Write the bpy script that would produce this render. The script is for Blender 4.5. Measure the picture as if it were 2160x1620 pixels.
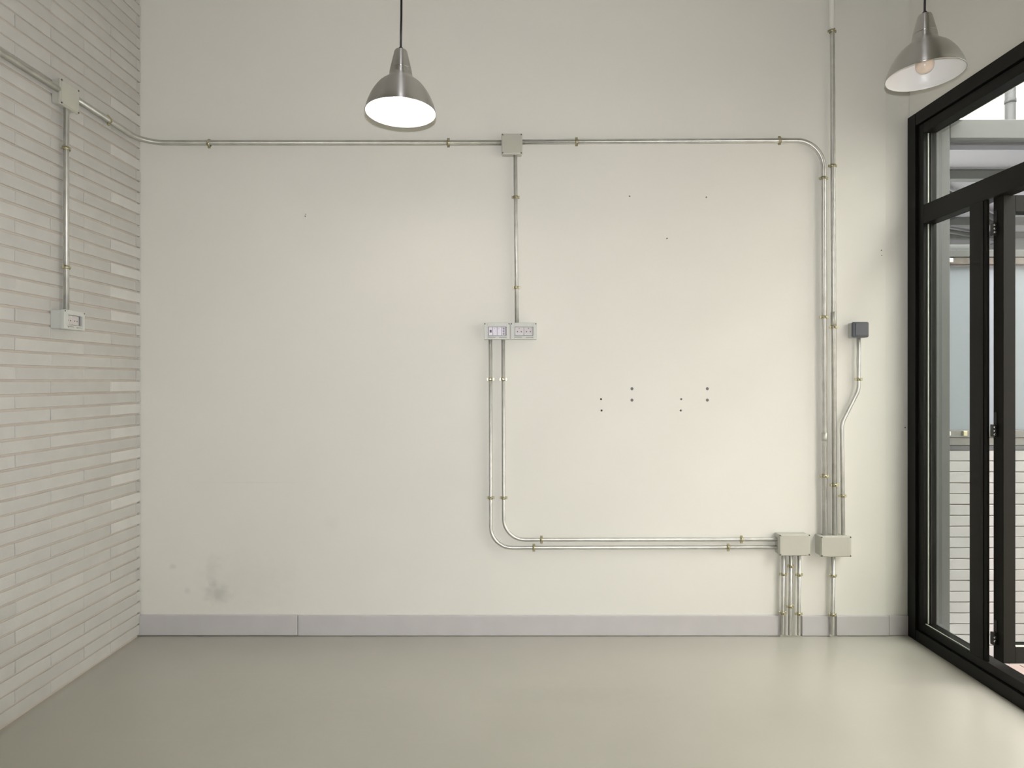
import bpy, bmesh, math, random
from mathutils import Vector, Matrix

random.seed(7)
SC = bpy.context.scene
COL = SC.collection
for o in list(bpy.data.objects):
    bpy.data.objects.remove(o)

# ------------------------------------------------------------------ camera
EYE = 1.226                     # lens height above the floor
YW = 2.9                        # distance of the plastered wall
F = 1270.0                      # focal length in pixels of a 2160 px wide frame
XL, XR = -1.799, 1.904          # brick wall face, glazing face
CEIL = 3.6
cam_d = bpy.data.cameras.new('camera')
cam = bpy.data.objects.new('camera', cam_d); COL.objects.link(cam)
cam.location = (0, 0, EYE); cam.rotation_euler = (math.pi/2, 0, 0)
cam_d.sensor_width = 36; cam_d.lens = F/2160*36
cam_d.shift_x = -5/2160; cam_d.shift_y = -7/2160
cam_d.clip_start = .05
SC.camera = cam

# ------------------------------------------------------------------ world, lamps of the scene, exposure
world = bpy.data.worlds.new('world'); SC.world = world
world.use_nodes = True
bg = world.node_tree.nodes['Background']
bg.inputs[0].default_value = (1.0, .985, .955, 1)
bg.inputs[1].default_value = 12.0

fl = bpy.data.lights.new('camera_flash', 'SPOT')
fl.energy = 131; fl.color = (1.0, .997, 1.05)
fl.spot_size = math.radians(116); fl.spot_blend = .6; fl.shadow_soft_size = .012
flo = bpy.data.objects.new('camera_flash', fl); COL.objects.link(flo)
flo.location = (.004, .0, EYE+.080); flo.rotation_euler = (math.radians(104), 0, math.radians(10))

po = bpy.data.lights.new('door_portal', 'AREA')
po.shape = 'RECTANGLE'; po.size = 3.5; po.size_y = 2.45
po.cycles.is_portal = True
poo = bpy.data.objects.new('door_portal', po); COL.objects.link(poo)
poo.location = (XR+.12, 1.15, 1.25); poo.rotation_euler = (math.pi/2, 0, math.pi/2)

vs = SC.view_settings
SC.display_settings.display_device = 'sRGB'
vs.view_transform = 'Standard'; vs.look = 'None'; vs.gamma = 1; vs.use_curve_mapping = False
vs.exposure = 0.0

# ------------------------------------------------------------------ helpers
def px(x, y, d=0.0):
    """point on the plastered wall (standing off by d) measured from the photograph"""
    Y = YW-d
    return Vector(((x-1085)/F*Y, Y, EYE+(803-y)/F*Y))

def nodes(name):
    m = bpy.data.materials.new(name); m.use_nodes = True
    nt = m.node_tree
    return m, nt, nt.nodes['Principled BSDF']

def mat(name, col, rough=.5, metal=0.0, noise=0.0, nscale=30, bump=0.0, bscale=200, spec=.5, coat=0, aniso=0, tan='RADIAL'):
    m, nt, p = nodes(name)
    p.inputs['Base Color'].default_value = (*col, 1)
    p.inputs['Roughness'].default_value = rough
    p.inputs['Metallic'].default_value = metal
    p.inputs['Specular IOR Level'].default_value = spec
    p.inputs['Coat Weight'].default_value = coat
    tc = nt.nodes.new('ShaderNodeTexCoord')
    if noise:
        n = nt.nodes.new('ShaderNodeTexNoise'); n.inputs['Scale'].default_value = nscale; n.inputs['Detail'].default_value = 6
        nt.links.new(tc.outputs['Object'], n.inputs['Vector'])
        mr = nt.nodes.new('ShaderNodeMapRange')
        mr.inputs['From Min'].default_value = .3; mr.inputs['From Max'].default_value = .7
        mr.inputs['To Min'].default_value = 1-noise; mr.inputs['To Max'].default_value = 1+noise
        nt.links.new(n.outputs['Fac'], mr.inputs['Value'])
        mx = nt.nodes.new('ShaderNodeVectorMath'); mx.operation = 'SCALE'
        mx.inputs[0].default_value = col
        nt.links.new(mr.outputs['Result'], mx.inputs['Scale'])
        nt.links.new(mx.outputs[0], p.inputs['Base Color'])
    if bump:
        n2 = nt.nodes.new('ShaderNodeTexNoise'); n2.inputs['Scale'].default_value = bscale; n2.inputs['Detail'].default_value = 4
        nt.links.new(tc.outputs['Object'], n2.inputs['Vector'])
        b = nt.nodes.new('ShaderNodeBump'); b.inputs['Strength'].default_value = bump; b.inputs['Distance'].default_value = .002
        nt.links.new(n2.outputs['Fac'], b.inputs['Height'])
        nt.links.new(b.outputs['Normal'], p.inputs['Normal'])
    if aniso:
        p.inputs['Anisotropic'].default_value = aniso; p.inputs['Anisotropic Rotation'].default_value = .25
        t = nt.nodes.new('ShaderNodeTangent'); t.direction_type = tan; t.axis = 'Z'
        nt.links.new(t.outputs['Tangent'], p.inputs['Tangent'])
    return m

def stain_mat(name, col, rough, stains, noise=.02, nscale=3, bump=.05, bscale=180, scratch=False, spec=.3, rnoise=0):
    """painted surface with soft dirt marks at fixed places (centre, radii, strength)"""
    m, nt, p = nodes(name)
    N, L = nt.nodes, nt.links
    geo = N.new('ShaderNodeNewGeometry')
    n = N.new('ShaderNodeTexNoise'); n.inputs['Scale'].default_value = nscale; n.inputs['Detail'].default_value = 8
    L.new(geo.outputs['Position'], n.inputs['Vector'])
    mr = N.new('ShaderNodeMapRange'); mr.inputs['From Min'].default_value = .3; mr.inputs['From Max'].default_value = .7
    mr.inputs['To Min'].default_value = 1-noise; mr.inputs['To Max'].default_value = 1+noise
    L.new(n.outputs['Fac'], mr.inputs['Value'])
    fac = mr.outputs['Result']
    ns = N.new('ShaderNodeTexNoise'); ns.inputs['Scale'].default_value = 28; ns.inputs['Detail'].default_value = 5
    L.new(geo.outputs['Position'], ns.inputs['Vector'])
    for c, r, s in stains:
        sub = N.new('ShaderNodeVectorMath'); sub.operation = 'SUBTRACT'; sub.inputs[1].default_value = c
        L.new(geo.outputs['Position'], sub.inputs[0])
        dv = N.new('ShaderNodeVectorMath'); dv.operation = 'DIVIDE'; dv.inputs[1].default_value = r
        L.new(sub.outputs[0], dv.inputs[0])
        ln = N.new('ShaderNodeVectorMath'); ln.operation = 'LENGTH'
        L.new(dv.outputs[0], ln.inputs[0])
        ad = N.new('ShaderNodeMath'); ad.operation = 'MULTIPLY_ADD'; ad.inputs[1].default_value = .9; 
        L.new(ns.outputs['Fac'], ad.inputs[0]); 
        sb = N.new('ShaderNodeMath'); sb.operation = 'SUBTRACT'; sb.inputs[1].default_value = .45
        L.new(ln.outputs['Value'], sb.inputs[0]); L.new(sb.outputs[0], ad.inputs[2])
        q = N.new('ShaderNodeMapRange'); q.interpolation_type = 'SMOOTHSTEP'
        q.inputs['From Min'].default_value = 0; q.inputs['From Max'].default_value = 1
        q.inputs['To Min'].default_value = 1-s; q.inputs['To Max'].default_value = 1
        L.new(ad.outputs[0], q.inputs['Value'])
        mu = N.new('ShaderNodeMath'); mu.operation = 'MULTIPLY'
        L.new(fac, mu.inputs[0]); L.new(q.outputs['Result'], mu.inputs[1])
        fac = mu.outputs[0]
    if scratch:
        for rot, st in ((.6, .06), (-.5, .05)):
            mp = N.new('ShaderNodeMapping'); mp.inputs['Rotation'].default_value = (0, 0, rot); mp.inputs['Scale'].default_value = (1.2, 60, 1)
            L.new(geo.outputs['Position'], mp.inputs['Vector'])
            sn = N.new('ShaderNodeTexNoise'); sn.inputs['Scale'].default_value = 1.6; sn.inputs['Detail'].default_value = 2
            L.new(mp.outputs[0], sn.inputs['Vector'])
            q = N.new('ShaderNodeMapRange'); q.inputs['From Min'].default_value = .68; q.inputs['From Max'].default_value = .8
            q.inputs['To Min'].default_value = 1; q.inputs['To Max'].default_value = 1+st
            L.new(sn.outputs['Fac'], q.inputs['Value'])
            mu = N.new('ShaderNodeMath'); mu.operation = 'MULTIPLY'
            L.new(fac, mu.inputs[0]); L.new(q.outputs['Result'], mu.inputs[1]); fac = mu.outputs[0]
    mx = N.new('ShaderNodeVectorMath'); mx.operation = 'SCALE'; mx.inputs[0].default_value = col
    L.new(fac, mx.inputs['Scale']); L.new(mx.outputs[0], p.inputs['Base Color'])
    p.inputs['Roughness'].default_value = rough; p.inputs['Specular IOR Level'].default_value = spec
    if rnoise:
        rr = N.new('ShaderNodeMapRange'); rr.inputs['From Min'].default_value = .3; rr.inputs['From Max'].default_value = .7
        rr.inputs['To Min'].default_value = rough-rnoise; rr.inputs['To Max'].default_value = rough+rnoise
        L.new(n.outputs['Fac'], rr.inputs['Value']); L.new(rr.outputs[0], p.inputs['Roughness'])
    if bump:
        n2 = N.new('ShaderNodeTexNoise'); n2.inputs['Scale'].default_value = bscale; n2.inputs['Detail'].default_value = 3
        L.new(geo.outputs['Position'], n2.inputs['Vector'])
        b = N.new('ShaderNodeBump'); b.inputs['Strength'].default_value = bump; b.inputs['Distance'].default_value = .002
        L.new(n2.outputs['Fac'], b.inputs['Height']); L.new(b.outputs['Normal'], p.inputs['Normal'])
    return m

def brick_mat(name, base, spread):
    """painted brick: each brick its own tone (object random), rough face"""
    m, nt, p = nodes(name)
    N, L = nt.nodes, nt.links
    oi = N.new('ShaderNodeObjectInfo')
    mr = N.new('ShaderNodeMapRange'); mr.inputs['To Min'].default_value = 1-spread; mr.inputs['To Max'].default_value = 1+spread
    L.new(oi.outputs['Random'], mr.inputs['Value'])
    geo = N.new('ShaderNodeNewGeometry')
    n = N.new('ShaderNodeTexNoise'); n.inputs['Scale'].default_value = 14; n.inputs['Detail'].default_value = 8
    L.new(geo.outputs['Position'], n.inputs['Vector'])
    m2 = N.new('ShaderNodeMapRange'); m2.inputs['From Min'].default_value = .3; m2.inputs['From Max'].default_value = .7
    m2.inputs['To Min'].default_value = .965; m2.inputs['To Max'].default_value = 1.035
    L.new(n.outputs['Fac'], m2.inputs['Value'])
    mu = N.new('ShaderNodeMath'); mu.operation = 'MULTIPLY'
    L.new(mr.outputs[0], mu.inputs[0]); L.new(m2.outputs[0], mu.inputs[1])
    mx = N.new('ShaderNodeVectorMath'); mx.operation = 'SCALE'; mx.inputs[0].default_value = base
    L.new(mu.outputs[0], mx.inputs['Scale']); L.new(mx.outputs[0], p.inputs['Base Color'])
    p.inputs['Roughness'].default_value = .75; p.inputs['Specular IOR Level'].default_value = .25
    n2 = N.new('ShaderNodeTexNoise'); n2.inputs['Scale'].default_value = 90; n2.inputs['Detail'].default_value = 6
    L.new(geo.outputs['Position'], n2.inputs['Vector'])
    b = N.new('ShaderNodeBump'); b.inputs['Strength'].default_value = .25; b.inputs['Distance'].default_value = .003
    L.new(n2.outputs['Fac'], b.inputs['Height']); L.new(b.outputs['Normal'], p.inputs['Normal'])
    return m

def glass_mat(name, tint=(.96, .985, .97), gloss=1.0):
    m = bpy.data.materials.new(name); m.use_nodes = True
    nt = m.node_tree; N, L = nt.nodes, nt.links
    N.remove(N['Principled BSDF'])
    t = N.new('ShaderNodeBsdfTransparent'); t.inputs[0].default_value = (*tint, 1)
    g = N.new('ShaderNodeBsdfGlossy'); g.inputs['Roughness'].default_value = .02
    fr = N.new('ShaderNodeFresnel'); fr.inputs['IOR'].default_value = 1.5
    mul = N.new('ShaderNodeMath'); mul.operation = 'MULTIPLY'; mul.inputs[1].default_value = gloss
    geo = N.new('ShaderNodeNewGeometry')          # one reflection per pane: front side only
    inv = N.new('ShaderNodeMath'); inv.operation = 'SUBTRACT'; inv.inputs[0].default_value = gloss
    L.new(geo.outputs['Backfacing'], inv.inputs[1]); inv.use_clamp = True
    L.new(fr.outputs[0], mul.inputs[0]); L.new(inv.outputs[0], mul.inputs[1])
    mix = N.new('ShaderNodeMixShader')
    L.new(mul.outputs[0], mix.inputs[0]); L.new(t.outputs[0], mix.inputs[1]); L.new(g.outputs[0], mix.inputs[2])
    L.new(mix.outputs[0], N['Material Output'].inputs[0])
    return m

def translucent_mat(name, col, tr=.5, gloss=.0):
    m = bpy.data.materials.new(name); m.use_nodes = True
    nt = m.node_tree; N, L = nt.nodes, nt.links
    N.remove(N['Principled BSDF'])
    d = N.new('ShaderNodeBsdfDiffuse'); d.inputs[0].default_value = (*col, 1)
    t = N.new('ShaderNodeBsdfTranslucent'); t.inputs[0].default_value = (*col, 1)
    mix = N.new('ShaderNodeMixShader'); mix.inputs[0].default_value = tr
    L.new(d.outputs[0], mix.inputs[1]); L.new(t.outputs[0], mix.inputs[2])
    g = N.new('ShaderNodeBsdfGlossy'); g.inputs['Roughness'].default_value = .15
    m2 = N.new('ShaderNodeMixShader'); m2.inputs[0].default_value = gloss
    L.new(mix.outputs[0], m2.inputs[1]); L.new(g.outputs[0], m2.inputs[2])
    L.new(m2.outputs[0], N['Material Output'].inputs[0])
    return m

def emit_mat(name, col, s):
    m, nt, p = nodes(name)
    p.inputs['Base Color'].default_value = (.9, .9, .85, 1)
    p.inputs['Emission Color'].default_value = (*col, 1); p.inputs['Emission Strength'].default_value = s
    return m

# ---- bmesh shapes (world coordinates)
def box(bm, x0, x1, y0, y1, z0, z1, bev=0.0, seg=2):
    b = bmesh.new()
    bmesh.ops.create_cube(b, size=1)
    for v in b.verts:
        v.co = Vector((x0+(v.co.x+.5)*(x1-x0), y0+(v.co.y+.5)*(y1-y0), z0+(v.co.z+.5)*(z1-z0)))
    if bev:
        bmesh.ops.bevel(b, geom=list(b.edges), offset=bev, segments=seg, profile=.5, affect='EDGES', clamp_overlap=True)
    t = bpy.data.meshes.new('t'); b.to_mesh(t); b.free(); bm.from_mesh(t); bpy.data.meshes.remove(t)
    return bm

def B(*a, **k):
    return box(bmesh.new(), *a, **k)

def cyl(bm, p0, p1, r0, r1=None, seg=16, caps=True):
    r1 = r0 if r1 is None else r1
    p0, p1 = Vector(p0), Vector(p1)
    d = (p1-p0).normalized()
    a = d.orthogonal().normalized(); c = d.cross(a)
    rings = []
    for p, r in ((p0, r0), (p1, r1)):
        rings.append([bm.verts.new(p+(a*math.cos(t)+c*math.sin(t))*r) for t in [2*math.pi*i/seg for i in range(seg)]])
    for i in range(seg):
        j = (i+1) % seg
        f = bm.faces.new((rings[0][i], rings[0][j], rings[1][j], rings[1][i])); f.smooth = True
    if caps:
        bm.faces.new(list(reversed(rings[0]))); bm.faces.new(rings[1])
    return bm

def fillet(pts, rads, n=10):
    pts = [Vector(p) for p in pts]; out = [pts[0]]
    for i in range(1, len(pts)-1):
        p, r = pts[i], rads[i-1]
        u = (pts[i-1]-p).normalized(); v = (pts[i+1]-p).normalized()
        half = u.angle(v)/2
        t = r/math.tan(half)
        c = p+(u+v).normalized()*(r/math.sin(half))
        s, e = p+u*t-c, p+v*t-c
        ang = s.angle(e); ax = s.cross(e).normalized()
        for k in range(n+1):
            out.append(c+Matrix.Rotation(ang*k/n, 3, ax) @ s)
    out.append(pts[-1])
    return out

def tube(bm, path, r, seg=18):
    path = [Vector(p) for p in path]
    d0 = (path[1]-path[0]).normalized()
    a = d0.orthogonal().normalized()
    prev = d0; rings = []; row = 0
    uvl = bm.loops.layers.uv.verify()
    for i, p in enumerate(path):
        if i == 0: d = d0
        elif i == len(path)-1: d = (path[-1]-path[-2]).normalized()
        else: d = ((path[i]-path[i-1]).normalized()+(path[i+1]-path[i]).normalized()).normalized()
        a = (prev.rotation_difference(d) @ a); a = (a-d*a.dot(d)).normalized(); prev = d
        c = d.cross(a)
        rings.append([bm.verts.new(p+(a*math.cos(t)+c*math.sin(t))*r) for t in [2*math.pi*k/seg for k in range(seg)]])
    for q, s in zip(rings, rings[1:]):
        row += 1
        for k in range(seg):
            j = (k+1) % seg
            f = bm.faces.new((q[k], q[j], s[j], s[k])); f.smooth = True
            for lp, w in zip(f.loops, ((k, row-1), (k+1, row-1), (k+1, row), (k, row))):
                lp[uvl].uv = (w[0]/seg, w[1]*.1)
    bm.faces.new(list(reversed(rings[0]))); bm.faces.new(rings[-1])
    return bm

def lathe(bm, prof, c, seg=72, close=False, mats=None):
    rings = []
    for r, z in prof:
        if r < 1e-6: rings.append([bm.verts.new((c[0], c[1], c[2]+z))])
        else: rings.append([bm.verts.new((c[0]+r*math.cos(2*math.pi*k/seg), c[1]+r*math.sin(2*math.pi*k/seg), c[2]+z)) for k in range(seg)])
    for i, (q, s) in enumerate(zip(rings, rings[1:])):
        for k in range(seg):
            j = (k+1) % seg
            if len(q) == 1 and len(s) == 1: continue
            if len(q) == 1: f = bm.faces.new((q[0], s[j], s[k]))
            elif len(s) == 1: f = bm.faces.new((q[k], q[j], s[0]))
            else: f = bm.faces.new((q[k], q[j], s[j], s[k]))
            f.smooth = True
            if mats: f.material_index = mats[i]
    bmesh.ops.recalc_face_normals(bm, faces=bm.faces)
    return bm

# ---- objects
WORLD = {}
def wpos(o):
    return WORLD.get(o.name, Vector((0, 0, 0)))

def obj(name, bm, m, parent=None, smooth=False, kind=None, label=None):
    """link a bmesh (in world coordinates) as one object, its origin at the middle of its shape"""
    me = bpy.data.meshes.new(name)
    xs = [v.co.copy() for v in bm.verts]
    lo = Vector([min(v[i] for v in xs) for i in range(3)]); hi = Vector([max(v[i] for v in xs) for i in range(3)])
    c = (lo+hi)/2
    if parent is None: c.z = lo.z
    bmesh.ops.translate(bm, verts=bm.verts, vec=-c)
    if smooth:
        for f in bm.faces: f.smooth = True
    bm.to_mesh(me); bm.free()
    for q in (m if isinstance(m, (list, tuple)) else [m]): me.materials.append(q)
    o = bpy.data.objects.new(name, me); COL.objects.link(o)
    WORLD[o.name] = c
    if parent is not None:
        o.parent = parent; o.location = c-wpos(parent)
    else: o.location = c
    if kind: o['kind'] = kind
    if label: o['label'] = label
    return o

def inst(name, me, parent, mw):
    """an object sharing mesh ME placed by the world matrix MW (parents are never rotated)"""
    o = bpy.data.objects.new(name, me); COL.objects.link(o)
    pos = mw.to_translation(); WORLD[o.name] = pos.copy()
    o.parent = parent
    o.matrix_local = Matrix.Translation(-wpos(parent)) @ mw
    return o

def mesh_of(name, bm, m):
    me = bpy.data.meshes.new(name); bm.to_mesh(me); bm.free()
    for q in (m if isinstance(m, (list, tuple)) else [m]): me.materials.append(q)
    return me

def thing(name, label, cat, loc, group=None, kind=None):
    o = bpy.data.objects.new(name, None); COL.objects.link(o)
    o.location = loc; WORLD[o.name] = Vector(loc); o.empty_display_size = .05
    o['label'] = label; o['category'] = cat
    if group: o['group'] = group
    if kind: o['kind'] = kind
    return o

def struct(o, label, cat):
    o['kind'] = 'structure'; o['label'] = label; o['category'] = cat
    return o

def frame(n, d, p):
    """matrix with local Z along d (pipe), local Y along n (away from the wall), at p"""
    d, n = Vector(d).normalized(), Vector(n).normalized()
    x = n.cross(d)
    m = Matrix((x, n, d)).transposed().to_4x4(); m.translation = p
    return m

# ------------------------------------------------------------------ materials
WALLCOL = (.77, .755, .69)
plaster = stain_mat('plaster_paint', WALLCOL, .6, [
    ((-1.43, YW, .20), (.085, .4, .075), .20), ((-1.455, YW, .30), (.05, .4, .13), .08), ((-1.3, YW, .25), (.35, .4, .22), .05),
    ((-1.645, YW, .33), (.025, .4, .018), .12), ((-1.575, YW, .215), (.022, .4, .028), .10),
    ((-.88, YW, .54), (.06, .4, .05), .035), ((-1.27, YW, .735), (.30, .4, .006), .05), ((.37, YW, .73), (.05, .4, .01), .02)],
    noise=.012, nscale=2.2, bump=.06)
plaster_side = mat('plaster_side', (.72, .70, .64), .65, noise=.02, nscale=3)
ceil_paint = mat('ceiling_paint', (.74, .73, .69), .7, noise=.02, nscale=3)
brick_in = brick_mat('brick_painted', (.515, .505, .47), .04)
brick_pale = brick_mat('brick_pale', (.60, .59, .555), .03)
brick_out = brick_mat('brick_patio', (.43, .42, .425), .035)
mortar = mat('mortar_painted', (.51, .455, .39), .85, noise=.06, nscale=20, bump=.3, bscale=80)
mortar_out = mat('mortar_patio', (.33, .295, .28), .85, noise=.06, nscale=20)
gap_shade = mat('gap_shade', (.012, .012, .012), .9)  # near-black paints the shade deep in drill holes and open corner joints
concrete = stain_mat('polished_concrete', (.43, .415, .355), .36, [((-.9, 2.2, 0), (.5, .35, .3), .06), ((.2, 2.35, 0), (.5, .12, .3), .05)],
    noise=.05, nscale=1.6, bump=.03, bscale=60, scratch=True, spec=.5, rnoise=.06)
concrete.node_tree.nodes['Principled BSDF'].inputs['Coat Weight'].default_value = .8
concrete.node_tree.nodes['Principled BSDF'].inputs['Coat IOR'].default_value = 1.62
concrete.node_tree.nodes['Principled BSDF'].inputs['Coat Roughness'].default_value = .22
skirting = mat('skirting_paint', (.55, .53, .525), .45, noise=.03, nscale=8)
galv = mat('galvanised_steel', (.74, .74, .71), .42, 1.0, noise=.10, nscale=22, aniso=.9, tan='UV_MAP')
galv_dull = mat('galvanised_dull', (.56, .56, .51), .5, .8, noise=.10, nscale=18, aniso=.7, tan='UV_MAP')
cream_pipe = mat('pipe_painted_cream', WALLCOL, .55)
zinc = mat('yellow_zinc', (.47, .44, .30), .4, 1.0, noise=.15, nscale=60)
zinc_screw = mat('screw_zinc', (.58, .55, .40), .55, 1.0)
box_grey = mat('box_plastic', (.50, .50, .44), .45, noise=.015, nscale=10)
lid_grey = mat('lid_plastic', (.50, .495, .425), .42, noise=.015, nscale=10)
outlet_grey = mat('outlet_plastic', (.56, .57, .53), .42)
screw_dark = mat('screw_recess', (.12, .115, .10), .5)
white_plastic = mat('white_plastic', (.82, .81, .82), .3)
cream_plastic = mat('cream_plastic', (.66, .65, .58), .35)
socket_dark = mat('socket_hole', (.09, .085, .095), .5)
switch_grey = mat('switch_grey', (.105, .115, .128), .45)
switch_pale = mat('switch_back_grey', (.42, .42, .40), .45)
plug_grey = mat('plug_grey', (.16, .155, .16), .6)
window_clear = glass_mat('clear_cover', (.975, .965, .985), .9)
alu = mat('brushed_aluminium', (.54, .53, .515), .33, 1.0, aniso=.99)
enamel = mat('white_enamel', (.80, .80, .79), .35)
cord_black = mat('cord_black', (.008, .007, .012), .45)
bulb_off = mat('bulb_frosted', (.72, .60, .50), .25)
bulb_on = emit_mat('bulb_glow', (1.0, .93, .80), 60.0)
frame_dark = mat('frame_dark_aluminium', (.0055, .0052, .0038), .42, .0, spec=.22)
gasket = mat('gasket_black', (.006, .006, .007), .6)
bead_glint = mat('bead_glint_pale', (.50, .53, .46), .4, .2)  # pale tone paints the flash glint along the glazing beads
leaf_dark = mat('leaf_aluminium', (.013, .013, .0105), .6, spec=.12)
chrome = mat('chrome_screw', (.8, .8, .8), .15, 1.0)
hinge_black = mat('hinge_black', (.008, .008, .009), .35)
pane_glass = glass_mat('pane_glass', (.865, .885, .87))
frosted = translucent_mat('frosted_glass', (.325, .355, .40), .2, .03)
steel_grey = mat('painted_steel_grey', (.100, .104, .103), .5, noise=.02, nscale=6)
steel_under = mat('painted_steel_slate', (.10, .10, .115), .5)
sill_grey = mat('sill_grey', (.20, .195, .19), .5, noise=.06, nscale=20)
rust = mat('rusty_lintel', (.135, .115, .103), .7, noise=.25, nscale=30)
roof_white = translucent_mat('canopy_sheet', (.21, .205, .22), .0)
facade_white = mat('facade_render', (.70, .68, .65), .7)
facade_brown = mat('facade_brown', (.05, .038, .037), .6)
pipe_grey = mat('downpipe_grey', (.036, .035, .038), .45)
terracotta = mat('terracotta_tile', (.40, .31, .285), .6, noise=.06, nscale=12)
grout = mat('grout', (.36, .33, .30), .8)

# ------------------------------------------------------------------ floor, ceiling, plain walls
floor = struct(obj('floor', B(XL-.25, XR+.02, -3, YW+.02, -.12, 0), concrete), 'polished grey beige concrete floor of the empty room', 'floor')
struct(obj('ceiling', B(XL-.25, XR+.25, -3.1, YW+.2, CEIL, CEIL+.15), ceil_paint), 'high white ceiling above the pendant lamps', 'ceiling')
struct(obj('wall_front', B(XL-.25, XR+.25, -3.15, -3, -.1, CEIL), plaster_side), 'plain wall behind the viewer', 'wall')
FY0, FZ = -.6, 2.488            # unseen near end, extended to admit more daylight, and height of the glazed opening
wr = bmesh.new()
box(wr, XR, XR+.25, FY0, YW-.002, FZ, CEIL)
box(wr, XR, XR+.25, -3, FY0, -.1, CEIL)
struct(obj('wall_right', wr, plaster), 'cream plastered wall above the dark glazed front', 'wall')

# ------------------------------------------------------------------ plastered back wall with real drilled holes
holes = [(1268, 842, 2.2), (1269, 866, 2.2), (1437, 842, 2.2), (1436, 866, 2.2), (1333, 820, 2.9), (1333, 844, 2.9), (1492, 820, 2.9), (1492, 844, 2.9),
         (1328, 414, 1.7), (1490, 416, 1.8), (1407, 503, 1.6), (644, 456, 1.6)]
cu = bpy.data.curves.new('t', 'CURVE'); cu.dimensions = '2D'; cu.fill_mode = 'BOTH'; cu.extrude = .02
XS = (1868-1085)/F*YW           # where the pilaster begins
def poly(pts):
    s = cu.splines.new('POLY'); s.points.add(len(pts)-1); s.use_cyclic_u = True
    for p, q in zip(s.points, pts): p.co = (q[0], q[1], 0, 1)
poly([(XL-.1, -.1), (XS, -.1), (XS, CEIL), (XL-.1, CEIL)])
for hx, hy, hr in holes:
    p = px(hx, hy); r = hr/F*YW
    poly([(p.x+r*math.cos(2*math.pi*k/14), p.z+r*math.sin(2*math.pi*k/14)) for k in range(14)])
tmp = bpy.data.objects.new('t', cu); COL.objects.link(tmp)
bpy.context.view_layer.update()
ev = tmp.evaluated_get(bpy.context.evaluated_depsgraph_get())
me = ev.to_mesh()
bm = bmesh.new(); bm.from_mesh(me); ev.to_mesh_clear()
bpy.data.objects.remove(tmp); bpy.data.curves.remove(cu)
for v in bm.verts: v.co = Vector((v.co.x, YW+.02-v.co.z, v.co.y))
for f in bm.faces: f.smooth = False
bmesh.ops.recalc_face_normals(bm, faces=bm.faces)
wall_back = struct(obj('wall_back', bm, plaster), 'tall cream plastered wall carrying the metal conduits', 'wall')
obj('hole_shade_backing', B(XL-.1, XR+.06, YW+.0405, YW+.24, -.1, CEIL), gap_shade, wall_back)
pl = bmesh.new(); box(pl, XS+.0005, XR+.06, YW+.006, YW+.04, -.1, CEIL, bev=.004, seg=3)
obj('pilaster', pl, plaster, wall_back)
for hx, hy, hr in holes:
    if hr > 2.5:
        p = px(hx, hy); r = hr/F*YW
        b = bmesh.new()
        cyl(b, (p.x, YW+.001, p.z), (p.x, YW+.03, p.z), r*.97, seg=14)
        cyl(b, (p.x, YW-.0006, p.z), (p.x, YW+.001, p.z), r*1.1, seg=14)
        obj('wall_plug', b, plug_grey, wall_back)
for hx, hy, hr in ((1859, 528, 1.2), (1860, 539, 1.0), (1911, 902, 1.6), (645, 452, .9)):
    p = px(hx, hy); b = bmesh.new()
    d = .006 if hx > 1868 else 0
    cyl(b, (p.x, YW-.0008+d, p.z), (p.x, YW+.003+d, p.z), hr/F*YW, seg=8)
    obj('hole_disc', b, plug_grey, wall_back)  # dark discs drawn in place of tiny drill and screw holes

# skirting boards
bb = thing('baseboard_back', 'low lilac grey skirting board along the plastered wall', 'baseboard', ((297-1085)/F*YW, YW, 0), kind='structure')
for a, c, z0, z1, t in ((297, 629, .004, .100, .013), (630.2, 1645, .002, .0985, .0125), (1689.5, 1748, .001, .0965, .013), (1762, 1872.5, .002, .097, .013), (1874, 1918.5, .001, .0955, .007)):
    x0, x1 = px(a, 0).x, px(c, 0).x
    obj('board', B(x0, x1, YW-t, YW+.004, z0, z1, bev=.0025), skirting, bb)

# ------------------------------------------------------------------ brick wall
PITCH, JOINT, BL = .0530, .0075, .347
def brick_mesh(L, H, m, D=.06, c=.002):
    """front face towards +X, chamfered front edges"""
    b = bmesh.new()
    jy = [random.uniform(-.0012, .0012) for _ in range(4)]
    o = [(-D, -L/2, -H/2), (-D, L/2, -H/2), (-D, L/2, H/2), (-D, -L/2, H/2)]
    f1 = [(-c, y, z) for _, y, z in o]
    f2 = [(random.uniform(-.0006, .0006), y-math.copysign(c, y), z-math.copysign(c, z)+jy[i]*.5) for i, (_, y, z) in enumerate(o)]
    R = [[b.verts.new(p) for p in r] for r in (o, f1, f2)]
    for q, s in zip(R, R[1:]):
        for i in range(4):
            j = (i+1) % 4; b.faces.new((q[i], q[j], s[j], s[i]))
    b.faces.new(R[2]); b.faces.new(list(reversed(R[0])))
    bmesh.ops.recalc_face_normals(b, faces=b.faces)
    return mesh_of('brick', b, m)

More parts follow.
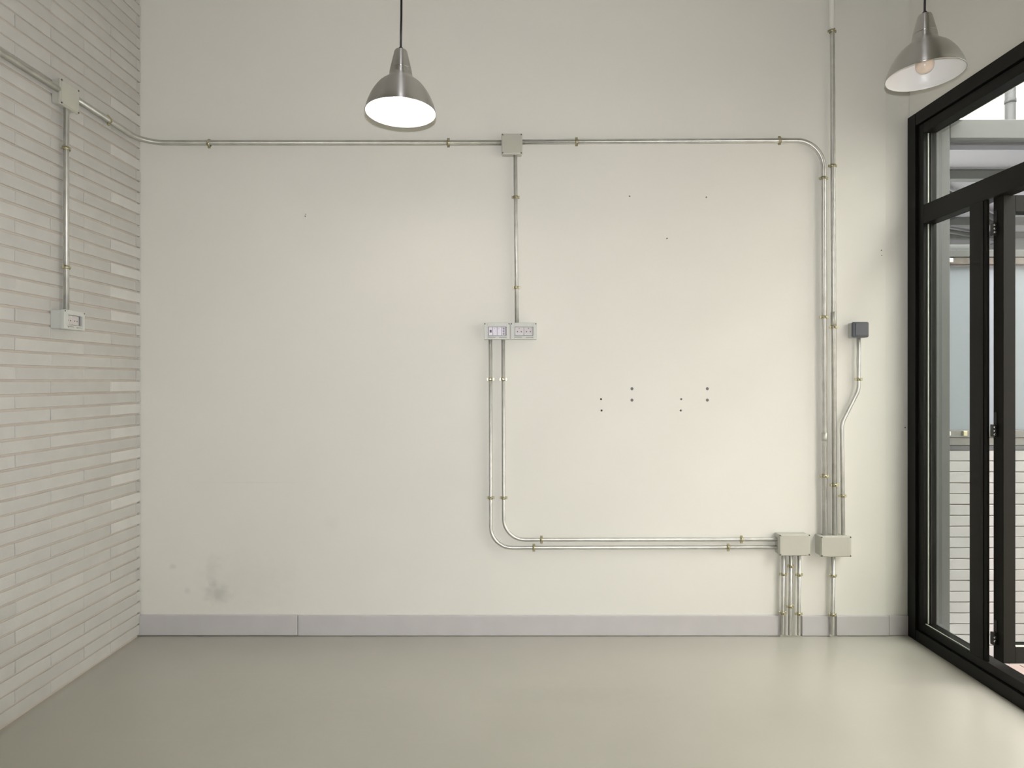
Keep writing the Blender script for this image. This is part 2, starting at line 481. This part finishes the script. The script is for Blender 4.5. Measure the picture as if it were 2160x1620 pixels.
wl = obj('wall_left', B(XL-.2, XL-.006, -3, YW-.018, -.1, CEIL), mortar)
struct(wl, 'pale grey painted wall of long thin bricks', 'wall')
obj('gap_shade_strip', B(XL-.06, XL-.045, YW-.018, YW, -.1, CEIL), gap_shade, wl)
H = PITCH-JOINT
full = [brick_mesh(BL-.0016, H, brick_in) for _ in range(5)]
zj = EYE % PITCH
variants = {}
rest = bmesh.new()
ncourse = int(CEIL/PITCH)+1
for c in range(-1, ncourse):
    z = zj+c*PITCH+PITCH/2
    if z-H/2 > CEIL-.02: break
    zc = z
    cut = H
    if z-H/2 < 0:
        if z+H/2 < .012: continue
        cut = z+H/2-.001; zc = .001+cut/2
    k = round((z-EYE)/PITCH-.5)
    if k % 2 == 0: joints = [YW, 2.865]
    else: joints = [YW, 2.685]
    while joints[-1] > -2.9: joints.append(joints[-1]-BL if len(joints) > 1 else joints[-1])
    joints[-1] = max(joints[-1], -2.98)
    for i, (y1, y0) in enumerate(zip(joints, joints[1:])):
        y1e = y1-(.0 if i else .0015)
        L = y1e-y0-.0016
        yc = (y1e+y0)/2
        x = XL+random.uniform(-.0015, .001)
        if y1 > 1.9 and z < 3.16:
            pale = (k % 2 == 1 and i == 0 and random.random() < .72 and .45 < z < 2.5)
            if cut == H and abs(L-(BL-.0016)) < .002: me = full[random.randrange(5)]
            else:
                key = (round(L, 3), round(cut, 4), pale)
                if key not in variants: variants[key] = brick_mesh(L, cut, brick_pale if pale else brick_in)
                me = variants[key]
            inst('brick', me, wl, Matrix.Translation((x, yc, zc+random.uniform(-.0006, .0006))))
        else:
            box(rest, x-.05, x, yc-L/2, yc+L/2, zc-cut/2, zc+cut/2)
o = obj('brick_field', rest, brick_in, wl, kind='stuff')

# ------------------------------------------------------------------ conduits
clamp_cache = {}
def clamp_mesh(r):
    k = round(r, 4)
    if k in clamp_cache: return clamp_cache[k]
    b = bmesh.new()
    seg, ro, ri, h = 20, r+.0016, r+.0001, .0065
    R = [[b.verts.new((q*math.cos(2*math.pi*i/seg), q*math.sin(2*math.pi*i/seg), z)) for i in range(seg)] for q, z in ((ri, -h), (ro, -h), (ro, h), (ri, h))]
    for a, c in ((0, 1), (1, 2), (2, 3)):
        for i in range(seg):
            j = (i+1) % seg; f = b.faces.new((R[a][i], R[a][j], R[c][j], R[c][i])); f.smooth = a == 1
    for s in (-1, 1):
        x0, x1 = sorted((s*(r+.0005), s*(r+.0092)))
        box(b, x0, x1, .0004, .0024, -.0062, .0062, bev=.0006, seg=1)
        box(b, x0, x1, -.0028, -.0006, -.0062, .0062, bev=.0006, seg=1)
    clamp_cache[k] = mesh_of('clamp', b, zinc)
    return clamp_cache[k]
b = bmesh.new()
cyl(b, (0, -.004, 0), (0, .0026, 0), .0022, seg=8)
cyl(b, (0, .0024, 0), (0, .0042, 0), .0038, .0030, seg=12)
screw_me = mesh_of('screw', b, zinc_screw)
b = bmesh.new(); cyl(b, (0, -.012, 0), (0, 0, 0), .0035, seg=8)
stem_me = mesh_of('clamp_stem', b, zinc)

def conduit(label, pts, rads, r, clamps=(), m=None, couplings=(), group='metal conduits', n=(0, -1, 0), tail=None, seg=18):
    pts = [Vector(p) for p in pts]
    low = min(pts, key=lambda p: p.z)
    t = thing('conduit', label, 'conduit', low, group)
    path = fillet(pts, rads) if rads else pts
    obj('pipe', tube(bmesh.new(), path, r, seg), m or galv, t)
    if tail:                    # a length painted over
        obj('painted_length', tube(bmesh.new(), tail, r+.0006, seg), cream_pipe, t, label='length painted cream like the wall')
    for p, d, nn in clamps:
        mw = frame(nn, d, p)
        c = inst('clamp', clamp_mesh(r), t, mw)
        for s in (-1, 1):
            inst('screw', screw_me, c, mw @ Matrix.Translation((s*(r+.0054), 0, 0)))
        inst('stem', stem_me, c, mw @ Matrix.Translation((0, -r-.0005, 0)))
    for p, q in couplings:
        bm = bmesh.new(); tube(bm, [p, q], r+.0013, seg); obj('coupling', bm, galv_dull, t)
    return t

D25, D20 = .026, .022           # how far pipe centres stand off the wall
NB, NL = (0, -1, 0), (1, 0, 0)
V, HX, HY = (0, 0, 1), (1, 0, 0), (0, 1, 0)
r25, r20 = .0122, .0098
XP = XL+.026                    # pipe centre off the brick wall
def cl(x, y, d, dr): return (px(x, y, d), dr, NB)
def cl_left(x, y, dr):
    Y = F*XP/(x-1085)
    return (Vector((XP, Y, EYE+(803-y)/F*Y)), dr, NL)

# left wall
zL = 2.3585
conduit('level conduit running along the bricks only, ending at the square box', [(XP, .2, zL), (XP, 2.348, zL)], None, r25,
        [(Vector((XP, y, zL)), HY, NL) for y in (.9, 1.7)], galv_dull)
pA = Vector((XP, 2.43, 2.366)); pB = Vector((XP, YW-D25, 2.362)); pC = px(1060, 301, D25)
conduit('conduit turning the room corner from brick wall to upper square box', [pA, pB, pC], [.105], r25,
        [(Vector((XP, 2.63, 2.365)), HY, NL), cl(441, 303, D25, HX), cl(946, 301, D25, HX)], galv_dull)
Yv = 2.387; xv = XL+.022
conduit('upright conduit on bricks down to the outlet box', [(xv, Yv, 2.31), (xv, Yv, 1.495)], None, r20*1.06,
        [(Vector((xv, Yv, EYE+(803-y)/F*Yv)), V, NL) for y in (313, 564)], galv)
# back wall
conduit('long conduit from upper square box bending down to lower box', [px(1100, 299.5, D25), px(1737, 296, D25), px(1740, 1136, D25)], [.130], r25*.97,
        [cl(1216, 299, D25, HX), cl(1644, 296.5, D25, HX), cl(1737, 376, D25, V), cl(1738, 669, D25, V), cl(1739, 1004, D25, V)], galv,
        couplings=[(px(1739, 913, D25), px(1739, 930, D25))])
conduit('upright conduit linking upper square box with paired outlets', [px(1087, 322, D20), px(1090, 686, D20)], None, r20,
        [cl(1087.5, 416, D20, V), cl(1089, 607, D20, V)], galv)
conduit('outer conduit of the pair bending below the outlets', [px(1034.5, 712, D20), px(1035, 1155.5, D20), px(1646, 1154.5, D20)], [.100], r20*.93,
        [cl(1034.7, 800, D20, V), cl(1035, 1050, D20, V), cl(1126, 1155.3, D20, HX), cl(1536, 1154.8, D20, HX)], galv)
conduit('inner conduit of the pair bending below the outlets', [px(1061.5, 712, D20), px(1062.5, 1138.5, D20), px(1646, 1138, D20)], [.100], r20*.93,
        [cl(1061.7, 800, D20, V), cl(1062.3, 1050, D20, V), cl(1142, 1138.5, D20, HX), cl(1564, 1138, D20, HX)], galv)
conduit('tallest conduit rising past the lamps to the ceiling', [px(1760.5, 1136, D25), px(1754.5, -235, D25)], None, r25*.92,
        [cl(1755, 66, D25, V), cl(1756.3, 350, D25, V), cl(1758, 690, D25, V), cl(1760, 1023, D25, V)], galv,
        couplings=[(px(1758.1, 658, D25), px(1758.1, 688, D25))], tail=[px(1755.2, 64, D25), px(1754.5, -234, D25)])
conduit('conduit with a slanting jog below the grey switch', [px(1811, 706, D20), px(1811, 822, D20), px(1775.5, 893, D20), px(1778.5, 1136, D20)], [.10, .10], r20*.92,
        [cl(1811, 800, D20, V), cl(1777.3, 1046, D20, V)], galv)
for i, (x0, x1, y0, lab, cy) in enumerate((
        (1652.5, 1650.5, 1338, 'short floor conduit under wide box, nearest the long skirting', (1211, 1293)),
        (1668.3, 1666.0, 1339, 'middle of three short floor conduits under wide box', (1194, 1279)),
        (1686.0, 1684.5, 1339, 'short floor conduit under wide box, beside the short skirting piece', (1212, 1294.5)))):
    conduit(lab, [px(x0, 1166, D20), px(x1, y0, D20)], None, r20*.88,
            [cl(x0+(x1-x0)*(c-1166)/(y0-1166), c, D20, V) for c in cy], galv)
conduit('lone floor conduit under the box nearest the glazing', [px(1757.5, 1168, D20), px(1755.5, 1338, D20)], None, r20*1.02,
        [cl(1757, 1214, D20, V), cl(1756, 1296, D20, V)], galv)

# ------------------------------------------------------------------ junction boxes
def junction_box(label, x0, x1, z0, z1, d, M=None, lid=.012, group='grey junction boxes'):
    """built flat on a wall in its own frame: u along the wall, v up, w out; M maps to the room"""
    c = M @ Vector(((x0+x1)/2, 0, z0))
    t = thing('junction_box', label, 'junction box', c, group)
    def put(name, bm, m, par=t, sm=False):
        bmesh.ops.transform(bm, matrix=M, verts=bm.verts)
        bmesh.ops.recalc_face_normals(bm, faces=bm.faces)
        return obj(name, bm, m, par, smooth=sm)
    e = .0035
    put('housing', B(x0+e, x1-e, -d+lid, 0, z0+e, z1-e, bev=.004), box_grey)
    b = bmesh.new()
    box(b, x0, x1, -d+.003, -d+lid+.001, z0, z1, bev=.003)
    box(b, x0+.009, x1-.009, -d-.001, -d+.004, z0+.0035, z1-.0035, bev=.003)
    box(b, x0+.0035, x1-.0035, -d-.0008, -d+.004, z0+.010, z1-.010, bev=.003)
    l = put('lid', b, lid_grey)
    for sx in (x0+.0055, x1-.0055):
        for sz in (z0+.0055, z1-.0055):
            b = bmesh.new(); cyl(b, (sx, -d-.0006, sz), (sx, -d+.006, sz), .0032, seg=10)
            put('screw', b, screw_dark, l)
    return t
MB = Matrix.Translation((0, YW, 0))
ML = Matrix.Translation((XL, 0, 0)) @ Matrix.Rotation(math.pi/2, 4, 'Z')     # u -> +Y, out (-w) -> +X
def span(x0, x1, y0, y1, d):
    a, c = px(x0, y1, d), px(x1, y0, d)
    return a.x, c.x, a.z, c.z
junction_box('small square junction box high on bricks', 2.336, 2.437, 2.302, 2.402, .040, ML)
junction_box('small square junction box high on the plastered wall', *span(1057.5, 1102, 281, 325, .048), .048, MB)
junction_box('wide junction box above three short floor conduits', *span(1643.5, 1710, 1127, 1173, .058), .058, MB)
junction_box('wide junction box above one floor conduit, nearest glazing', *span(1731, 1797, 1131, 1175.5, .062), .062, MB)

# ------------------------------------------------------------------ outlet boxes
def outlet(label, x0, x1, z0, z1, d, M, kind, group='surface outlet boxes'):
    w, h = x1-x0, z1-z0
    c = M @ Vector(((x0+x1)/2, 0, z0))
    t = thing('outlet_box', label, 'outlet', c, group)
    def put(name, bm, m, par=t, lab=None):
        bmesh.ops.transform(bm, matrix=M, verts=bm.verts)
        bmesh.ops.recalc_face_normals(bm, faces=bm.faces)
        return obj(name, bm, m, par, label=lab)
    put('housing', B(x0+.002, x1-.002, -d+.014, 0, z0+.002, z1-.002, bev=.003), outlet_grey)
    # window frame of the hinged cover
    wx0, wx1, wz0, wz1 = x0+w*.145, x1-w*.125, z0+h*.215, z1-h*.235
    b = bmesh.new()
    for a in ((x0, wx0, z0, z1), (wx1, x1, z0, z1), (wx0-.001, wx1+.001, z0, wz0), (wx0-.001, wx1+.001, wz1, z1)):
        box(b, a[0], a[1], -d, -d+.0145, a[2], a[3], bev=.002, seg=2)
    cf = put('cover_frame', b, outlet_grey)
    b = bmesh.new()
    q = .0022
    for a in ((wx0-q, wx0+q*.6, wz0-q, wz1+q), (wx1-q*.6, wx1+q, wz0-q, wz1+q), (wx0, wx1, wz0-q, wz0+q*.6), (wx0, wx1, wz1-q*.6, wz1+q)):
        box(b, a[0], a[1], -d-.0018, -d+.006, a[2], a[3], bev=.0006, seg=1)
    put('window_rim', b, outlet_grey, cf)
    put('clear_window', B(wx0, wx1, -d+.0035, -d+.0045, wz0, wz1), window_clear, cf)
    put('latch', B(x0+w*.16, x0+w*.44, -d-.0035, -d+.002, z0+h*.075, z0+h*.125, bev=.001), outlet_grey, cf)
    put('latch', B(x0+w*.58, x0+w*.86, -d-.0030, -d+.002, z0+h*.080, z0+h*.125, bev=.001), outlet_grey, cf)
    put('latch_slot', B(x0+w*.16, x0+w*.44, -d-.0006, -d+.002, z0+h*.125, z0+h*.150), screw_dark, cf)
    put('latch_slot', B(x0+w*.58, x0+w*.86, -d-.0006, -d+.002, z0+h*.125, z0+h*.145), screw_dark, cf)
    for sx, sz in ((x0+.004, z1-.006), (x1-.004, z1-.006)):
        b = bmesh.new(); cyl(b, (sx, -d-.0006, sz), (sx, -d+.004, sz), .0030, seg=10); put('screw', b, screw_dark, cf)
    put('well', B(wx0-.001, wx1+.001, -d+.0125, -d+.0141, wz0-.001, wz1+.001), socket_dark)
    mw = (wx1-wx0)
    mz0, mz1 = wz0+.003, wz1-.002
    zc = (mz0+mz1)/2
    def hole(mx, mz, r, par, m=socket_dark, dep=.0003):
        b = bmesh.new(); cyl(b, (mx, -d+.0075-dep, mz), (mx, -d+.010, mz), r, seg=12); put('contact', b, m, par)
    if kind == 'breakers':
        n = 4
        for i in range(n):
            a, e = wx0+.0035+(mw-.007)*i/n, wx0+.0035+(mw-.007)*(i+1)/n-.0012
            mo = put('module', B(a, e, -d+.0075, -d+.0128, mz0, mz1, bev=.0008), white_plastic)
            mx = (a+e)/2
            if i == 0:
                b = bmesh.new(); box(b, mx-.0048, mx+.0048, -d+.0062, -d+.009, zc-.0065, zc+.0065, bev=.003, seg=3); put('button', b, plug_grey, mo, 'dark grey button')
            elif i == 3:
                for dz in (.0125, 0, -.0125):
                    b = bmesh.new(); box(b, mx-.0045, mx+.0045, -d+.0066, -d+.009, zc+dz-.005, zc+dz+.005, bev=.002, seg=2); put('rocker', b, switch_pale, mo)
            else:
                b = bmesh.new(); box(b, mx-.0055, mx+.0055, -d+.0064, -d+.009, zc-.011, zc+.006, bev=.001); put('rocker', b, white_plastic, mo)
                hole(mx-.002, zc+.012, .0018, mo, switch_pale)
    elif kind == 'sockets':
        for i in range(2):
            a, e = wx0+.0025+(mw-.004)*i/2, wx0+.0025+(mw-.004)*(i+1)/2-.0012
            mo = put('module', B(a, e, -d+.0075, -d+.0128, mz0, mz1, bev=.0008), cream_plastic)
            mx = (a+e)/2
            for s in (-1, 1):
                hole(mx+s*(e-a)*.22, zc-.002, .0028, mo)
            hole(mx-(e-a)*.02*(1-2*i), zc+.0125, .0020, mo)
            b = bmesh.new(); box(b, a+.004, e-.004, -d+.0066, -d+.009, mz0+.003, mz0+.007, bev=.0008); put('rib', b, white_plastic, mo)
    else:
        for i in range(2):
            a, e = wx0+.003+(mw-.012)*i/2, wx0+.003+(mw-.012)*(i+1)/2-.001
            mo = put('module', B(a, e, -d+.0075, -d+.0128, mz0, mz1, bev=.0008), cream_plastic)
            mx = (a+e)/2
            for s in (-1, 1): hole(mx+s*(e-a)*.2, zc-.002, .0026, mo)
    return t
outlet('outlet box with dark round button behind its clear window', *span(1021, 1075.5, 680.5, 716, .050), .050, MB, 'breakers')
outlet('outlet box with cream sockets under the upright conduit', *span(1077.3, 1132, 680.5, 716, .050), .050, MB, 'sockets')
outlet('outlet box on the brick wall', 2.331, 2.443, 1.427, 1.503, .057, ML, 'side')

# ------------------------------------------------------------------ switch
x0, x1, z0, z1 = span(1799.5, 1834, 678.5, 711.5, .050)
t = thing('wall_switch', 'dark grey square wall switch with pale back box near glazing', 'switch', ((x0+x1)/2, YW, z0))
obj('back_box', B(x0+.001, x1-.003, YW-.032, YW, z0-.001, z1-.003, bev=.006, seg=3), switch_pale, t)
fr = obj('frame', B(x0, x1, YW-.050, YW-.030, z0, z1, bev=.008, seg=4), switch_grey, t, smooth=False)
obj('rocker', B(x0+.010, x1-.007, YW-.0535, YW-.045, z0+.009, z1-.007, bev=.003, seg=3), switch_grey, t)

# ------------------------------------------------------------------ pendant lamps
def smooth_prof(pts, n=6):
    out = []
    P = [pts[0]]+list(pts)+[pts[-1]]
    for i in range(1, len(P)-2):
        p0, p1, p2, p3 = [Vector(q) for q in P[i-1:i+3]]
        for k in range(n):
            s = k/n
            out.append(.5*((2*p1)+(p2-p0)*s+(2*p0-5*p1+4*p2-p3)*s*s+(-p0+3*p1-3*p2+p3)*s**3))
    out.append(Vector(pts[-1]))
    return [(max(q.x, 0), q.y) for q in out]

def pendant(label, c, on):
    t = thing('pendant_lamp', label, 'lamp', c, 'aluminium pendant lamps')
    outer = smooth_prof([(.125, .0), (.1225, .014), (.1155, .034), (.101, .064), (.079, .094), (.054, .115), (.043, .127), (.0405, .140), (.0392, .149)], 6)
    inner = [(r-.0016, z) for r, z in outer if z > .0035]
    prof = [(.0378, .149)]+outer[::-1]+[(.1268, -.001), (.1268, -.0035), (.1245, -.0035), (.1238, .002)]+inner
    mats = [0]*(len(outer)+3)+[1]*(len(inner)+2)
    b = lathe(bmesh.new(), prof, c, 96, mats=mats)
    obj('shade', b, [alu, enamel], t)
    cap = [(.0, .2225), (.016, .2225), (.021, .2205), (.0236, .216), (.0385, .1525), (.0385, .150), (.036, .150), (.0, .150)]
    obj('cap', lathe(bmesh.new(), cap, c, 64), alu, t)
    obj('cap_seam', lathe(bmesh.new(), [(.0, .1495), (.0382, .1495), (.0382, .1508), (.0, .1508)], c, 64), gasket, t)
    g = lathe(bmesh.new(), [(.0, .2345), (.0045, .2345), (.0075, .231), (.0085, .2225), (.0, .2225)], c, 24)
    obj('cord_grip', g, cord_black, t)
    x, y, z = c
    pts = [(x+.0025*math.sin(k*.8)*(1 if k < 8 else 0), y, z+.232+(CEIL-.03-z-.232)*k/10) for k in range(11)]
    obj('cord', tube(bmesh.new(), pts, .0038, 10), cord_black, t)
    obj('ceiling_rose', lathe(bmesh.new(), [(.0, -.035), (.03, -.035), (.045, 0), (.0, 0)], (x, y, CEIL), 32), alu, t)
    bp = [(.0, .006)]+[(.0300*math.sin(a), .036-.030*math.cos(a)) for a in [math.pi*k/14 for k in range(1, 11)]]+[(.0145, .072), (.0135, .085), (.0, .085)]
    obj('bulb', lathe(bmesh.new(), bp, c, 32), bulb_on if on else bulb_off, t)
    obj('socket', lathe(bmesh.new(), [(.0, .083), (.018, .083), (.02, .148), (.0, .148)], c, 24), enamel, t)
    return t
pendant('lit aluminium pendant lamp glowing white on black cord', ((845.5-1085)/F*2.17, 2.17, EYE+(803-236.4)/F*2.17), True)
pendant('unlit aluminium pendant lamp showing its bulb, beside the glazing', ((1950.5-1085)/F*2.23, 2.23, EYE+(803-157.5)/F*2.23), False)

# ------------------------------------------------------------------ glazed front
w1 = thing('window_1', 'dark aluminium glazed shopfront with fixed panes', 'window', (XR, YW, 0), kind='structure')
def part(name, a, m=frame_dark, par=w1, bev=.0015, lab=None):
    return obj(name, B(*a, bev=bev), m, par, label=lab)
XO = XR+.062
E = .003                         # hairline between members
part('outer_jamb', (XR-.012, XO, 2.842, YW-.002, 0, FZ))
part('outer_head', (XR-.012, XO, FY0, 2.842-E, 2.428, FZ))
part('outer_sill', (XR-.012, XO, FY0, 2.842-E, 0, .052))
part('outer_jamb', (XR-.012, XO, FY0, FY0+.06, .052+E, 2.428-E))
part('stile', (XR, XO, 2.803, 2.842-E, .052+E, 2.428-E))
part('head_rail', (XR, XO, FY0+.06+E, 2.803-E*.2, 2.380, 2.428-E))
part('bottom_rail', (XR, XO, FY0+.06+E, 2.803-E*.2, .052+E, .092))
part('transom', (XR, XO, FY0+.06, 2.803, 1.957, 2.045))
mu = bmesh.new()
box(mu, XR, XR+.034, 2.458, 2.519, .092, 1.957, bev=.0015); box(mu, XR, XR+.010, 2.446, 2.460, .092, 1.957, bev=.0015)
obj('mullion', mu, frame_dark, w1)
part('door_rebate', (XR+.003, XR+.0145, 2.4305, 2.4455, .092, 1.957), leaf_dark)
part('mullion', (XR, XO, 1.50, 1.58, .092, 1.957))
# beads, and pale strips that paint the flash glint on the bead returns
XG = XR+.044
for z0, z1, y0, y1 in ((.092, 1.957, 2.519, 2.803), (2.045, 2.380, FY0+.063, 2.803), (.092, 1.957, FY0+.063, 1.50)):
    if y1 > 2.7:
        part('glint_strip', (XR+.019, XR+.0245, y1-.004, y1+.001, z0+.003, z1-.003), bead_glint, bev=0, lab='pale strip painted for the flash glint on the bead')
        part('gasket', (XR+.030, XR+.037, y1-.005, y1+.001, z0+.001, z1-.001), gasket, bev=0)
    part('glazing_bead', (XR+.008, XR+.014, y0, y1, z0-.001, z0+.0035), bead_glint if y0 > 2.4 and z0 < 1 else frame_dark, bev=.002)
    obj('pane', B(XG, XG+.006, y0-.004, y1+.004, z0-.004, z1+.004), pane_glass, w1)

# door leaf, opened outwards at right angles
d1 = thing('door_1', 'dark framed glass door opened outwards to the patio', 'door', (1.926, 2.395, .11), kind='structure')
LX0, LX1, LY0, LY1, LZ0, LZ1 = 1.9255, 2.79, 2.37, 2.42, .112, 1.957
st, rl = .0475, .0655
obj('stile', B(LX0, LX0+st, LY0, LY1, LZ0, LZ1, bev=.0015), leaf_dark, d1)
obj('stile', B(LX1-.08, LX1, LY0, LY1, LZ0, LZ1, bev=.0015), leaf_dark, d1)
obj('rail', B(LX0+st, LX1-.08, LY0, LY1, LZ0, LZ0+rl, bev=.0015), leaf_dark, d1)
obj('rail', B(LX0+st, LX1-.08, LY0, LY1, LZ1-rl, LZ1, bev=.0015), leaf_dark, d1)
obj('glazing_bead', B(LX0+st, LX1-.08, LY0-.001, LY0+.01, LZ0+rl, LZ0+rl+.004, bev=.001), bead_glint, d1)
obj('pane', B(LX0+st-.004, LX1-.076, 2.398, 2.404, LZ0+rl-.004, LZ1-rl+.004), pane_glass, d1)
obj('handle', tube(bmesh.new(), fillet([(LX1-.04, LY0, 1.05), (LX1-.04, LY0-.05, 1.05), (LX1-.15, LY0-.05, 1.05)], [.015]), .009, 12), chrome, d1)
for zc, ns in ((1.832, 3), (1.026, 3), (.195, 2)):
    b = bmesh.new()
    box(b, XR+.006, XR+.030, 2.398, 2.418, zc-.025, zc+.025, bev=.002)
    cyl(b, (XR+.026, 2.408, zc-.028), (XR+.026, 2.408, zc+.040), .0065, seg=12)
    box(b, XR+.018, LX0+.004, 2.400, 2.414, zc+.008, zc+.075, bev=.002)
    h = obj('hinge', b, hinge_black, d1)
    for k in range(ns):
        zz = zc+(k-(ns-1)/2)*.0145
        b = bmesh.new(); cyl(b, (XR+.0105, 2.3985, zz), (XR+.0105, 2.3950, zz), .0055, .0042, seg=12)
        obj('screw', b, chrome, h)

# ------------------------------------------------------------------ patio outside
YP = 2.95                       # face of the patio wall
ZP = -.16
wp = obj('wall_patio', B(XR+.07, 4.2, YP+.008, YP+.10, ZP-.05, .885), mortar_out)
struct(wp, 'white painted brick parapet of the patio outside', 'wall')
pb = {}
c = 0
z = .885-.0532
b0 = [brick_mesh(.299, .0488, brick_out, .05) for _ in range(4)]
while z > ZP-.02:
    x = XR+.072-(.15 if c % 2 else 0)
    while x < 3.3:
        a, e = max(x, XR+.072), x+.30
        L = e-a-.001
        if L > .05:
            if abs(L-.299) < .001: me = b0[random.randrange(4)]
            else:
                k = round(L, 3)
                if k not in pb: pb[k] = brick_mesh(L, .0488, brick_out, .05)
                me = pb[k]
            inst('brick', me, wp, Matrix.Translation(((a+e)/2, YP+random.uniform(-.001, .001), z+.0266+random.uniform(-.0008, .0008))) @ Matrix.Rotation(-math.pi/2, 4, 'Z'))
        x = e
    z -= .0532; c += 1
obj('recess_shade', B(XR+.07, 4.2, YP-.002, YP+.10, .885, .908, bev=.003), steel_under, wp)  # dark strip stands in for the shaded recess below the window rail

fp = struct(obj('floor_patio', B(XR+.07, 9.5, -3.2, 7.3, ZP-.2, ZP-.004), grout), 'terracotta tiled patio floor one step down outside the door', 'floor')
tile_me = mesh_of('tile', B(-.147, .147, -.147, .147, -.012, 0, bev=.002, seg=1), terracotta)
for i in range(9):
    for j in range(9):
        x, y = XR+.41+i*.30, YP-.155-j*.30
        inst('tile', tile_me, fp, Matrix.Translation((x, y, ZP+random.uniform(-.0006, .0006))))

w2 = thing('window_2', 'frosted pale green window across the patio with grey sill', 'window', (2.8, YP, .915), kind='structure')
def part2(name, a, m, bev=.002): return obj(name, B(*a, bev=bev), m, w2)
zz = lambda y, Y=YP: EYE+(803-y)/F*Y
part2('pane', (2.125, 4.15, YP+.020, YP+.028, zz(907), zz(560)), frosted, 0)
part2('sill', (2.115, 4.2, YP-.012, YP+.06, zz(922), zz(907.5)), sill_grey)
part2('lower_rail', (2.115, 4.2, YP-.006, YP+.06, zz(939), zz(923)), sill_grey)
part2('lintel', (2.115, 4.2, YP-.010, YP+.06, zz(558), zz(544)), rust)
part2('top_beam', (2.03, 4.2, YP-.015, YP+.08, zz(543), zz(528)), steel_grey)
part2('jamb', (2.113, 2.128, YP+.0, YP+.05, zz(907), zz(558)), sill_grey)
part2('jamb', (3.3, 3.36, YP+.0, YP+.05, zz(907), zz(558)), sill_grey)
obj('catch', B(2.185, 2.205, YP-.022, YP-.010, zz(919), zz(908), bev=.003), zinc_screw, w2)
obj('catch', B(2.112, 2.124, YP-.022, YP-.010, zz(918), zz(909), bev=.003), white_plastic, w2)
obj('catch', B(2.112, 2.136, YP-.022, YP-.010, zz(555), zz(546), bev=.003), white_plastic, w2)

p = thing('canopy', 'grey steel and white sheet canopy over the far side of patio', 'canopy', (2.1, YP, .0))
obj('post', B(1.975, 2.095, YP-.055, YP-.005, -.0, 2.483, bev=.003), steel_grey, p)
obj('beam', B(2.095, 4.6, YP-.055, YP-.008, 2.392, 2.483, bev=.003), steel_grey, p)
for Y, h in ((3.43, .050), (4.45, .060), (4.87, .05)):
    obj('beam', B(XR+.3, 4.6, Y, Y+.06, 2.376, 2.376+h, bev=.002), steel_grey, p)
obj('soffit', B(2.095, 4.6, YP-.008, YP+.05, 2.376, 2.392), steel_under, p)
ys = [YP+.05, 3.44, 4.46, 4.88, 5.35]
for a, e in zip(ys, ys[1:]):
    for x0, x1 in ((XR+.3, 3.2), (3.2, 4.6)):
        obj('sheet', B(x0+.004, x1-.004, a+.004, e-.004, 2.436, 2.446), roof_white, p)
for x0, y0, x1, y1 in ((2.3, 3.46, 3.6, 4.46), (2.9, 4.5, 4.4, 5.2), (2.5, 4.92, 3.7, 5.3)):
    b = bmesh.new(); cyl(b, (x0, y0, 2.405), (x1, y1, 2.405), .018, seg=8); obj('brace', b, steel_grey, p)
wo = bmesh.new(); box(wo, XR+.27, 6.3, 5.40, 5.55, ZP, 2.75); box(wo, 4.21, 4.33, YP+.06, 5.40, ZP, 2.43)  # second box: unseen side wall, added to darken the canopy sheets
struct(obj('wall_outbuilding', wo, steel_grey), 'grey wall beneath the canopy, plus an unseen side wall added to shade it', 'wall')

wf = struct(obj('wall_facade', B(XR+.28, 9.5, 7.2, 7.4, ZP, 6.5), facade_white), 'bright white facade rising behind the canopy', 'wall')
struct(obj('wall_courtyard', B(6.4, 6.6, -4, 7.2, ZP, 5.6), facade_white), 'unseen white courtyard wall, raised to block low sky', 'wall')  # unseen wall, its height raised to cut light from the low sky
struct(obj('wall_sky_block', B(XR+.25, 6.4, -3.2, -3.0, ZP, 5.6), facade_white), 'unseen white wall added to block low sky at the near end of the courtyard', 'wall')  # unseen wall added to cut horizon light, leaving mostly overhead sky
x0, x1 = (2129-1085)/F*7.05, (2148-1085)/F*7.05
dp = thing('downpipe', 'grey rainwater downpipe on the white facade', 'downpipe', ((x0+x1)/2, 7.1, ZP))
b = bmesh.new(); cyl(b, ((x0+x1)/2, 7.1, ZP), ((x0+x1)/2, 7.1, 6.3), (x1-x0)/2, seg=20); obj('pipe', b, pipe_grey, dp)
for z in (2.5, 4.5):
    b = bmesh.new(); cyl(b, ((x0+x1)/2, 7.1, z), ((x0+x1)/2, 7.1, z+.04), (x1-x0)/2+.006, seg=20); obj('bracket', b, pipe_grey, dp)
x0 = (2157-1085)/F*7.2
sh = thing('shutter', 'brown window shutter beside the downpipe', 'shutter', (x0+.3, 7.2, 3.0))
obj('board', B(x0, x0+.7, 7.15, 7.198, 2.6, 5.4, bev=.004), facade_brown, sh)
obj('frame', B(x0-.03, x0, 7.14, 7.198, 2.55, 5.45, bev=.004), facade_white, sh)
